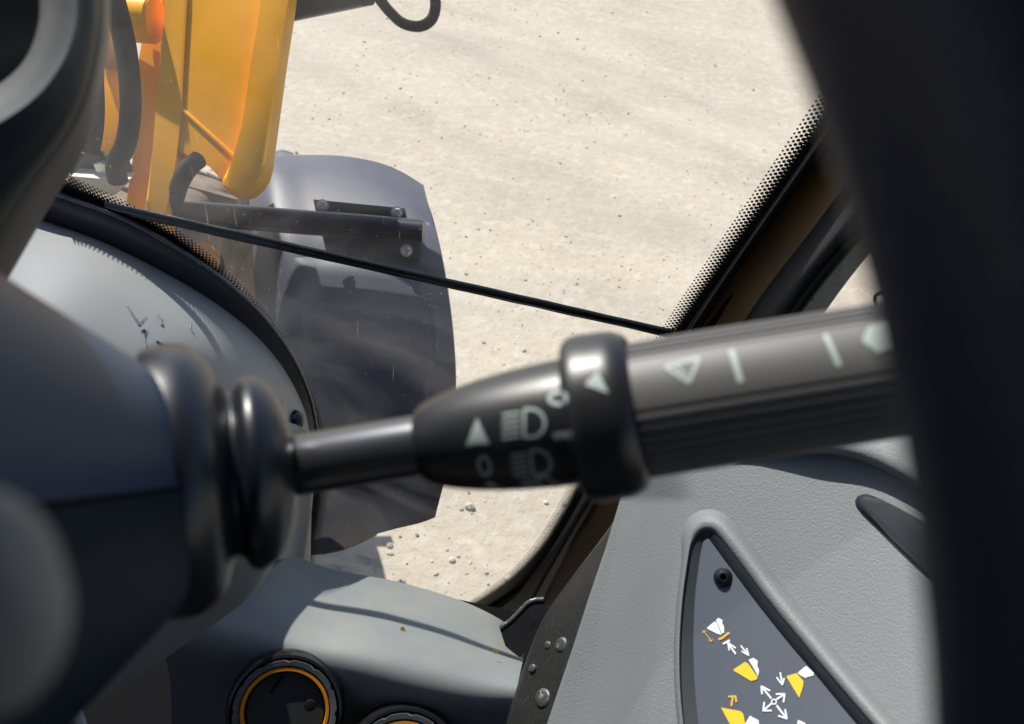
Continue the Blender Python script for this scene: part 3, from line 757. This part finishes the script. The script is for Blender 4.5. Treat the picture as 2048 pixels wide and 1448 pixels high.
# triangular recess: rolled bead, dark wall, decal sheet
OUT_ = [(1375, 1500), (1364, 1400), (1361, 1300), (1367, 1200), (1378, 1120), (1388, 1082), (1402, 1064), (1420, 1060), (1438, 1072), (1475, 1118), (1540, 1205), (1600, 1278), (1660, 1350), (1720, 1420), (1800, 1512)]
INN_ = [(1403, 1500), (1392, 1400), (1387, 1300), (1390, 1200), (1398, 1130), (1404, 1095), (1409, 1080), (1416, 1077), (1424, 1086), (1456, 1130), (1520, 1215), (1580, 1290), (1638, 1358), (1694, 1426), (1768, 1512)]
oc = [Vector((x, y, 0)) for x, y in OUT_]; ic = [Vector((x, y, 0)) for x, y in INN_]
oc, ic = curve(oc, 80), curve(ic, 80)
def cp(x, y, off): return P(x, y, cdep(x, y) - off)
bm = B(); slab_grid(bm, [[cp(p.x, p.y, .0065) for p in oc], [cp(p.x, p.y, .0022) for p in ic]], .004); obj('recess_wall', bm, m_deckrim, co, 60)
bm = B(); rows = []
for k, p in enumerate(oc):
    t = (oc[min(k + 1, 80)] - oc[max(k - 1, 0)]).normalized(); nx, ny = t.y, -t.x            # outwards
    if (p.x + nx - 1500) ** 2 + (p.y + ny - 1330) ** 2 < (p.x - 1500) ** 2 + (p.y - 1330) ** 2: nx, ny = -nx, -ny
    wd = 42 if k > 36 else 14 + 26 * sm(20, 36, k)
    rows.append([cp(p.x + nx * wd * s, p.y + ny * wd * s, h) for s, h in ((-.02, .0055), (.02, .0078), (.2, .0098), (.45, .0096), (.7, .006), (.9, .002), (1.05, -.002))])
add_grid(bm, rows); obj('recess_bead', bm, m_con, co, 60)
bm = B(); rows = []
for k in range(41):
    a, b = ic[k], ic[80 - k]
    rows.append([cp(a.x + (b.x - a.x) * j / 10, a.y + (b.y - a.y) * j / 10, .0028) for j in range(11)])
V = slab_grid(bm, rows, .003); bmesh.ops.remove_doubles(bm, verts=bm.verts, dist=1e-6); dsh = obj('decal_sheet', bm, m_decal, co, 30)
Q = 5.8375
def dz(x, y): return cp(1380 + x / Q, 1200 + y / Q, .0034)
def dec(name, m, strokes=(), fills=()): return icon(name, strokes, fills, m, dsh, dz, 14)
dec('bucket_mark', m_white, fills=[[(190, 330), (285, 250), (312, 262), (368, 408), (340, 405)], [(300, 235), (330, 208), (382, 235), (374, 270), (396, 305), (400, 382), (372, 392), (322, 270)]])
dec('wave_mark', m_ylprint2, [([(332, 458), (370, 446), (400, 425), (430, 398), (462, 384)], 28), ([(155, 358), (255, 484)], 9), ([(150, 390), (155, 355), (190, 368)], 8), ([(215, 465), (255, 486), (262, 455)], 8)])
dec('arrow_mark', m_white, [([(535, 630), (432, 492)], 20), ([(385, 512), (465, 470)], 24), ([(440, 495), (458, 590)], 16), ([(440, 495), (535, 562)], 18)])
dec('arrow_mark', m_white, [([(592, 530), (684, 648)], 17), ([(602, 596), (686, 650), (660, 560)], 16)])
dec('bucket_mark', m_yelprint, fills=[[(498, 818), (640, 724), (672, 735), (792, 905), (770, 935), (712, 945)]])
dec('linkage_mark', m_white, fills=[[(682, 695), (742, 676), (792, 710), (785, 770), (806, 822), (796, 890), (742, 792)]])
dec('arrow_mark', m_white, [([(1052, 842), (1080, 990)], 18), ([(1010, 902), (1080, 992), (1100, 910)], 17)])
dec('bucket_mark', m_yelprint, fills=[[(1122, 888), (1245, 855), (1326, 950), (1318, 1010), (1276, 1142)]])
dec('linkage_mark', m_white, fills=[[(1256, 850), (1345, 775), (1365, 775), (1446, 852), (1440, 888), (1390, 880), (1350, 912), (1292, 880)]])
dec('cross_mark', m_white, [(arc(980, 1188, 28, 28, 0, 360, 18), 15), ([(950, 1150), (834, 1008)], 22), ([(842, 1100), (832, 1005), (935, 1060)], 20), ([(1010, 1160), (1105, 1098)], 22), ([(1002, 1098), (1106, 1096), (1090, 1195)], 20), ([(950, 1210), (856, 1290)], 22), ([(868, 1190), (853, 1292), (955, 1290)], 20), ([(1010, 1230), (1128, 1382)], 22), ([(1030, 1350), (1132, 1386), (1110, 1275)], 20)])
dec('arrow_mark', m_ylprint2, [([(482, 1240), (500, 1130)], 24), ([(446, 1128), (530, 1122), (542, 1192)], 22)])
dec('bucket_mark', m_yelprint, fills=[[(362, 1255), (590, 1298), (622, 1330), (642, 1440), (600, 1600), (505, 1520)]])
dec('linkage_mark', m_white, fills=[[(640, 1450), (702, 1348), (722, 1365), (800, 1402), (812, 1500), (700, 1520)]])
dec('arrow_mark', m_white, [([(1268, 1412), (1400, 1540)], 24), ([(1262, 1470), (1266, 1410), (1345, 1448)], 20)])
# button head screw
c = cp(1447, 1155, .003); n = ((CAM - c).normalized() + Vector((-.12, -.1, .25))).normalized(); k = .68 / F
bm = B(); add_lathe(bm, c - n * .003, c + n * .0065, [(0, 21 * k), (.35, 20 * k), (.62, 17.5 * k), (.85, 13 * k), (1, 9 * k), (1, 6.5 * k), (.6, 6 * k), (.58, 1 * k)], 28); scw = obj('screw', bm, m_screw, co, 35)
bm = B(); add_lathe(bm, c + n * .0028, c + n * .0034, [(0, 6.5 * k), (1, 6.2 * k)], 6); obj('hex_socket', bm, m_void, scw, 0)
# dark inset handle on the right
HS = [(1726, 1026), (1717, 1014), (1716, 1004), (1720, 996), (1728, 991), (1740, 990), (1755, 995), (1790, 1012), (1850, 1046), (1900, 1085), (1930, 1180), (1900, 1190), (1850, 1142), (1780, 1075)]
bm = B(); add_prism(bm, [cp(x, y, .004) for x, y in HS], FW * .012, .003, 3); obj('grab_insert', bm, mat('dark insert', (.012, .015, .022), .6, spec=.25), co, 40)

# ------------------------------------------------------------------ bracket with bolts beside the console
br = thing('pillar_bracket', 'scratched black steel bracket with domed bolts beside the console', 'bracket', P(1120, 1500, .95))
b = m_brk.node_tree.nodes['Principled BSDF']
dl = (P(1215, 1105, .93) - P(1040, 1440, .93)).normalized()
BL = [(1260, 985), (1225, 1050), (1150, 1150), (1090, 1235), (1050, 1330), (1015, 1440), (985, 1560)]
BR_ = [(1300, 985), (1270, 1060), (1230, 1160), (1200, 1260), (1170, 1340), (1130, 1450), (1090, 1560)]
bm = B(); add_sheet(bm, [[P(x, y, .99 - .00014 * (y - 1000)) for x, y in BL], [P(x, y, .93 - .00014 * (y - 1000)) for x, y in BR_]], 40, 12, .006)
obj('plate', bm, m_brk, br, 40)
mpk = coords(m_brk); mpk.vector_type = 'TEXTURE'
mpk.inputs['Rotation'].default_value = Vector((0, 0, 1)).rotation_difference(dl).to_euler(); mpk.inputs['Scale'].default_value = (.0013, .0013, .22)
sn = N(m_brk, 'ShaderNodeTexNoise', Scale=3.0, Detail=4); L(m_brk, mpk, 0, sn, 'Vector')
rp = N(m_brk, 'ShaderNodeMapRange'); rp.inputs[1].default_value = .58; rp.inputs[2].default_value = .80; L(m_brk, sn, 0, rp, 0)
mxk = N(m_brk, 'ShaderNodeMix', data_type='RGBA'); L(m_brk, rp, 0, mxk, 0); mxk.inputs[6].default_value = (.018, .018, .018, 1); mxk.inputs[7].default_value = (.13, .125, .12, 1)
m_brk.node_tree.links.new(mxk.outputs[2], b.inputs['Base Color'])
def bpt(x, y):
    xa = 1260 - (y - 985) * .62 + 60 * sm(1000, 1200, y) * 0; xa = {1290: 1069, 1291: 1069, 1337: 1047, 1396: 1028}[y]; xb = {1290: 1190, 1291: 1190, 1337: 1171, 1396: 1148}[y]
    return P(x, y, .99 - .06 * (x - xa) / (xb - xa) - .00014 * (y - 1000) - .001)
for x, y, r in ((1124, 1290, 15), (1097, 1291, 8.5), (1066, 1337, 9), (1087, 1396, 18)):
    c = bpt(x, y); n = ((CAM - c).normalized() * .75 + RT * -.55 + UP * .25).normalized(); k = .92 / F
    bm = B(); add_lathe(bm, c - n * .012, c + n * .0030, [(0, r * k * 1.05), (.86, r * k * 1.05), (.93, r * k * .98), (.98, r * k * .82), (1, r * k * .55)], 20); obj('bolt', bm, m_bolt, br, 50)

# ------------------------------------------------------------------ right pillar
pl = thing('cab_pillar', 'dark leaning cab pillar with brown inner panel right of the windscreen', 'pillar', P(1100, 1300, 1.15))
ys = [(1960, -200), (1800, 30), (1644, 262), (1500, 470), (1352, 682), (1240, 850), (1176, 965), (1125, 1055), (1075, 1130), (1020, 1192), (930, 1245), (820, 1280)]
def off(pts, dx, dy): return [(x + dx, y + dy) for x, y in pts]
k0 = ys
k1 = [(2010, -230), (1822, 30), (1650, 288), (1495, 506), (1404, 645), (1290, 830), (1215, 965), (1150, 1075), (1100, 1170), (1065, 1245), (1015, 1295), (900, 1335)]
km = [((a + c) / 2, (b_ + d) / 2) for (a, b_), (c, d) in zip(k0, k1)]
bm = B(); add_sheet(bm, [[P(x, y, gd(x, y) + .0) - GN * -.012 for x, y in k0], [P(x, y, gd(x, y) - .035) for x, y in km], [P(x, y, gd(x, y) - .02) for x, y in k1]], 60, 14, .02)
obj('inner_trim', bm, m_trim, pl, 60)
for t, rr2 in ((.6, .0025),):
    bm = B(); add_tube(bm, curve([P(a + (c - a) * t, b_ + (d - b_) * t, gd(a + (c - a) * t, b_ + (d - b_) * t) - .034) for (a, b_), (c, d) in zip(k0, k1)], 50), rr2, 8); obj('trim_bead', bm, m_rub, pl, 60)
k2 = [(2080, -120), (1900, 130), (1735, 330), (1640, 455), (1516, 617), (1400, 800), (1310, 970), (1230, 1090), (1150, 1200), (1090, 1280), (1040, 1330), (940, 1370)]
bm = B(); add_sheet(bm, [[P(x - 10, y, gd(x, y) + .01) for x, y in k1], [P(x, y, gd(x, y) - .05) for x, y in k2]], 50, 10, .03)
obj('brown_panel', bm, m_brown, pl, 60)
k3 = [(2140, -60), (1960, 190), (1800, 378), (1705, 482), (1598, 617), (1480, 800), (1390, 970), (1330, 1090)]
bm = B(); add_sheet(bm, [[P(x - 4, y - 4, gd(x, y) - .055) for x, y in k2[:8]], [P((a + c) / 2, (b_ + d) / 2, gd(a, b_) - .10) for (a, b_), (c, d) in zip(k2[:8], k3)], [P(x, y, gd(x, y) - .10) for x, y in k3]], 40, 12, .03)
obj('door_seal', bm, m_trim, pl, 60)
bm = B(); add_tube(bm, curve([P(x, y, gd(x, y) - .105) for x, y in k3], 40), .005, 8); obj('seal_bead', bm, m_rub, pl, 60)
# cream outer door edge, seen past the pillar
k4 = [(2200, 0), (2040, 215), (1870, 395), (1772, 470), (1655, 617), (1530, 810), (1440, 980), (1380, 1100)]
dr = thing('door_edge', 'cream painted door edge between the dark pillar and the steering wheel', 'door', P(1440, 1000, 1.0))
bm = B(); add_sheet(bm, [[P(x - 12, y - 8, gd(x, y) - .06) for x, y in k3], [P(x, y, gd(x, y) - .06) for x, y in k4]], 40, 6, .02); obj('door_skin', bm, m_cream, dr, 60)
bm = B(); add_dome(bm, P(1622, 597, gd(1622, 597) - .075), -FW, .0025, .002, 10, 3); obj('rivet', bm, m_void, dr, 60)
bm = B(); add_tube(bm, curve([P(1775, 588, .9), P(1760, 586, .9), P(1750, 594, .9), P(1754, 610, .9), P(1775, 622, .9)], 20), .0018, 8)
o = obj('wire_loop', bm, m_rub, None, 60, origin=P(1775, 600, .9)); tag(o, 'tiny dark wire loop against the pale ground beside the wheel rim', 'wire')
# torn rubber flap at the foot of the pillar
fl = thing('rubber_flap', 'torn black rubber flap with a grey worn edge at the foot of the pillar', 'rubber flap', P(1020, 1280, 1.05))
fe = [(1000, 1256), (1022, 1240), (1042, 1220), (1056, 1206), (1070, 1200), (1088, 1199)]
bm = B(); add_tube(bm, curve([P(x, y, 1.085) for x, y in fe], 30), [.0030 + .0008 * noise.noise(Vector((k * .6, 2, 0))) for k in range(31)], 10); obj('worn_edge', bm, m_bezel, fl, 60)
bm = B(); add_sheet(bm, [[P(x, y + 3, 1.086) for x, y in fe], [P(x + 22, y + 70, 1.05) for x, y in fe]], 16, 8, .004); obj('flap_sheet', bm, m_void, fl, 60)

# ------------------------------------------------------------------ loader arm
la = thing('loader_arm', 'orange yellow loader arm plates hanging at the upper left beyond the glass', 'loader arm', at_Y(420, 420, 1.42))
AK = .9; AN = Vector((0, -1, AK)).normalized(); AZ = at_Y(450, 300, 1.32).z
def at_A(px, py, Y): return on_plane(px, py, Vector((0, Y, AZ)), AN)
YV = -AN
def plate(name, poly, Y, t, m=m_yel, bev=.006, par=la): 
    bm = B(); add_prism(bm, [(at_Y if par is not la else at_A)(x, y, Y) for x, y in poly], (YV if par is la else Vector((0, 1, 0))) * t, bev, 3); return obj(name, bm, m, par, 40)
plate('right_flange', [(594, -160), (577, 0), (560, 110), (545, 220), (534, 300), (531, 326), (524, 350), (511, 370), (494, 383), (474, 388), (454, 382), (442, 368), (446, 352), (468, 330), (484, 250), (500, 140), (523, 0), (545, -160)], 1.30, .05)
plate('web', [(340, -160), (335, 0), (325, 110), (318, 190), (352, 300), (362, 312), (400, 316), (424, 328), (434, 350), (450, 375), (470, 380), (495, 250), (515, 120), (540, -160)], 1.325, .03)
plate('left_flange', [(336, -160), (330, 0), (322, 110), (312, 210), (305, 300), (284, 450), (328, 460), (336, 400), (352, 320), (362, 230), (368, 110), (374, 0), (380, -160)], 1.32, .05)
plate('left_cheek', [(300, -160), (292, 30), (276, 130), (274, 230), (268, 300), (250, 400), (262, 470), (300, 470), (312, 300), (320, 110), (332, -160)], 1.40, .08)
# gusset ribs welded on the web
bm = B(); add_prism(bm, [at_A(x, y, 1.3215) for x, y in ((322, 185), (334, 186), (480, 318), (478, 332))], YV * .036, .003); obj('gusset', bm, m_yel, la, 40)
# pin boss catching the sun and the cross plate behind the hoses
c0_, c1_ = at_Y(150, 28, 1.46), at_Y(312, 40, 1.46)
bm = B(); add_lathe(bm, c0_, c1_, [(0, .030), (.03, .034), (.70, .034), (.72, .040), (.97, .040), (1, .036)], 32); obj('pin_boss', bm, m_yel, la, 40)
plate('cross_plate', [(130, 90), (285, 120), (285, 305), (225, 312), (140, 300)], 1.46, .03)
plate('pin_plate', [(190, 60), (236, 62), (232, 132), (196, 128)], 1.43, .02, m_brown, .003)
# dark hose bracket
hb = thing('hose_bracket', 'dark steel hose bracket with folded lip under the two hoses', 'bracket', at_Y(200, 380, 1.3))
plate('bracket_plate', [(130, 298), (205, 315), (240, 312), (256, 350), (254, 362), (140, 350)], 1.31, .02, m_tube, .002, hb)
plate('folded_lip', [(142, 352), (256, 362), (250, 372), (228, 392), (180, 384)], 1.28, .03, m_cream, .002, hb)
plate('cut_tab', [(186, 330), (200, 326), (214, 330), (218, 354), (194, 348)], 1.295, .01, m_zinc, .002, hb)

# ------------------------------------------------------------------ hoses
def hose(label, pts, Y, r, corr=0, n=60, group='black hoses on the loader arm', m=m_hose):
    q = curve([at_Y(x, y, Y + (dy[0] if dy else 0)) for x, y, *dy in pts], n); bm = B(); add_tube(bm, q, r, 14, True, corr)
    o = obj('hydraulic_hose', bm, m, None, 60, origin=q[-1]); return tag(o, label, 'hose', group)
hose('thick smooth black hose in front of the yellow plate, right one of the pair', [(205, -90), (228, 0), (248, 80), (258, 150), (261, 220), (252, 285), (232, 330), (236, 362)], 1.25, .0165)
hose('smooth black hose nearest the column cowl, left one of the pair', [(176, 40), (186, 150), (189, 230), (182, 290), (170, 325), (160, 350)], 1.33, .0165)
hose('short corrugated hose hanging under the yellow arm', [(398, 318), (380, 334), (362, 362), (350, 400), (340, 445), (330, 500)], 1.27, .0145, .05, 90)
# cylinder tube and looping conduit at the top
cy = thing('steering_cylinder', 'black cylinder tube reaching right from the yellow arm at the top', 'cylinder', at_Y(560, 20, 1.6))
bm = B(); add_tube(bm, [at_Y(x, y, 1.6) for x, y in ((520, 22), (600, 4), (690, -15), (722, -22))], .030, 24); obj('cylinder_body', bm, m_tube, cy, 50)
bm = B(); add_tube(bm, [at_Y(x, y, 1.6) for x, y in ((716, -14), (740, -18))], .024, 24); obj('cylinder_cap', bm, m_rub, cy, 50)
hose('corrugated black conduit looping down over the gravel at the top edge', [(560, -8), (640, -25), (720, -22), (752, -8), (778, 22), (805, 46), (838, 53), (862, 40), (871, 12), (866, -30), (850, -90)], 1.62, .0098, .09, 150)

# ------------------------------------------------------------------ mudguard
mg = thing('mudguard', 'charcoal plastic front mudguard with bolted support tube beyond the glass', 'mudguard', P(700, 1100, 1.65))
t0 = [(500, 300), (545, 312), (600, 311), (680, 313), (750, 325), (800, 344), (846, 372)]
t1 = [(498, 330), (545, 345), (610, 350), (690, 356), (760, 366), (812, 382), (853, 402)]
t2 = [(498, 400), (545, 420), (620, 420), (700, 425), (775, 432), (830, 440), (868, 450)]
t3 = [(505, 480), (560, 500), (640, 500), (720, 505), (800, 515), (850, 530), (889, 545)]
t4 = [(510, 600), (575, 620), (660, 620), (740, 625), (820, 640), (870, 655), (906, 670)]
t5 = [(520, 760), (580, 780), (670, 780), (750, 785), (830, 790), (880, 795), (911, 795)]
t6 = [(530, 930), (590, 940), (680, 935), (760, 930), (830, 925), (870, 920), (899, 915)]
t7 = [(540, 1075), (600, 1100), (660, 1092), (720, 1077), (790, 1058), (840, 1046), (870, 1035)]
dd = (1.90, 1.80, 1.715, 1.665, 1.635, 1.63, 1.65, 1.69)
rows = []
for r, d in zip((t0, t1, t2, t3, t4, t5, t6, t7), dd):
    rows.append([P(x, y, d + (.07 if j == 0 else -.004 if j == 1 else 0)) for j, (x, y) in enumerate(r)])
bm = B(); add_sheet(bm, rows, 60, 80, .008, Vector((0, 1, -.3))); obj('shell', bm, m_fend, mg, 50)
# raised panel moulded in the rear face, following the shell
rr = [curve(r, 60) for r in rows]; G = []
for i in range(31):
    v = .43 + .50 * i / 30; row = []
    for j in range(31):
        u = .20 + (.62 - .10 * sm(.62, .80, v)) * j / 30; ed = min(j, 30 - j, i, 30 - i) / 3
        row.append(cr([cr(r, u) for r in rr], v) - FW * (.011 * min(1, ed) - .004))
    G.append(row)
bm = B(); slab_grid(bm, G, .01); obj('raised_panel', bm, m_fend, mg, 50)
# torn lower skirt edge
bm = B(); add_sheet(bm, [[P(x, y, 1.70) for x, y in ((600, 1060), (660, 1050), (720, 1045), (760, 1050))], [P(x, y, 1.72) for x, y in ((590, 1112), (650, 1108), (700, 1096), (752, 1072))]], 16, 6, .01); obj('skirt', bm, m_tyre, mg, 50)
sp = [P(x, y, 1.60) for x, y in ((330, 424), (450, 432), (600, 444), (720, 453), (835, 463), (846, 464))]
bm = B(); add_tube(bm, curve(sp, 40), [.0222] * 38 + [.0214, .0195, .017], 24); obj('support_tube', bm, m_tube, mg, 60)
bm = B(); add_prism(bm, [P(x, y, 1.655) for x, y in ((626, 398), (660, 402), (808, 416), (812, 440), (842, 470), (838, 520), (810, 522), (760, 480), (640, 470))], FW * .03, .002); obj('mounting_plate', bm, m_tube, mg, 40)
for x, y, d in ((645, 411, 1.62), (794, 425, 1.62), (813, 501, 1.63)):
    c = P(x, y, d); n = (CAM - c).normalized(); bm = B()
    add_lathe(bm, c - n * .004, c + n * .001, [(0, .0115), (1, .0115)], 24); add_lathe(bm, c + n * .001, c + n * .008, [(0, .0085), (.8, .0085), (1, .007)], 6); obj('bolt', bm, m_zinc, mg, 30)
# small front corner of the guard past the yellow flange
bm = B(); add_sheet(bm, [[P(x, y, 1.98) for x, y in ((520, 318), (560, 300), (585, 305))], [P(x, y, 1.93) for x, y in ((520, 330), (560, 322), (590, 315))]], 8, 4, .01); obj('front_lip', bm, m_fend, mg, 50)

# ------------------------------------------------------------------ front wheel
T = P(420, 420, 2.1); TR = T.z / 2; WCn = Vector((T.x - .18, T.y, TR))
wh = thing('front_wheel', 'dusty brown front tyre behind the mudguard at the left', 'wheel', Vector((T.x, T.y, 0)))
hw = .17
bm = B(); prof = [(0, TR * .58), (.02, TR * .80), (.08, TR * .93), (.2, TR * .985), (.5, TR), (.8, TR * .985), (.92, TR * .93), (.98, TR * .80), (1, TR * .58)]
add_lathe(bm, WCn + Vector((-hw, 0, 0)), WCn + Vector((hw, 0, 0)), [(p.x, p.y) for p in curve([Vector((a, b_, 0)) for a, b_ in prof], 40)], 96); obj('tyre', bm, m_tyre, wh, 50)
for k in range(44):
    a = 2 * pi * k / 44; sgn = 1 if k % 2 else -1; bm = B()
    q = [WCn + Vector((sgn * x, sin(a + da_) * (TR + h), cos(a + da_) * (TR + h))) for x, da_, h in ((.015, .0, -.012), (.20, .10, -.05), (.20, .155, -.05), (.015, .055, -.012))]
    o3 = [WCn + Vector((sgn * x, sin(a + da_) * (TR + h), cos(a + da_) * (TR + h))) for x, da_, h in ((.02, .005, .012), (.195, .105, -.022), (.195, .15, -.022), (.02, .05, .012))]
    va = [bm.verts.new(v) for v in q]; vb = [bm.verts.new(v) for v in o3]
    bm.faces.new(va); bm.faces.new(vb)
    for i in range(4): bm.faces.new((va[i], va[(i + 1) % 4], vb[(i + 1) % 4], vb[i]))
    obj('tread_lug', bm, m_tyre, wh, 0)
bm = B(); add_lathe(bm, WCn + Vector((-hw * .8, 0, 0)), WCn + Vector((hw * .8, 0, 0)), [(0, TR * .3), (.02, TR * .585), (.2, TR * .55), (.8, TR * .55), (.98, TR * .585), (1, TR * .3)], 64); obj('rim', bm, m_yel, wh, 40)
# round orange fitting low behind the border dots
c = P(412, 515, 1.55); ml = thing('marker_lamp', 'round orange lamp seen through the dotted glass border below the joint', 'lamp', c)
n = (Vector((.1, -.5, .75))).normalized()
bm = B(); add_lathe(bm, c - n * .03, c + n * .03, [(0, .020), (.5, .024), (.85, .022), (1, .014)], 28); obj('lens', bm, m_amber, ml, 40)
bm = B(); add_lathe(bm, c - n * .05, c - n * .028, [(0, .026), (1, .026)], 28); obj('lamp_base', bm, m_rub, ml, 40)
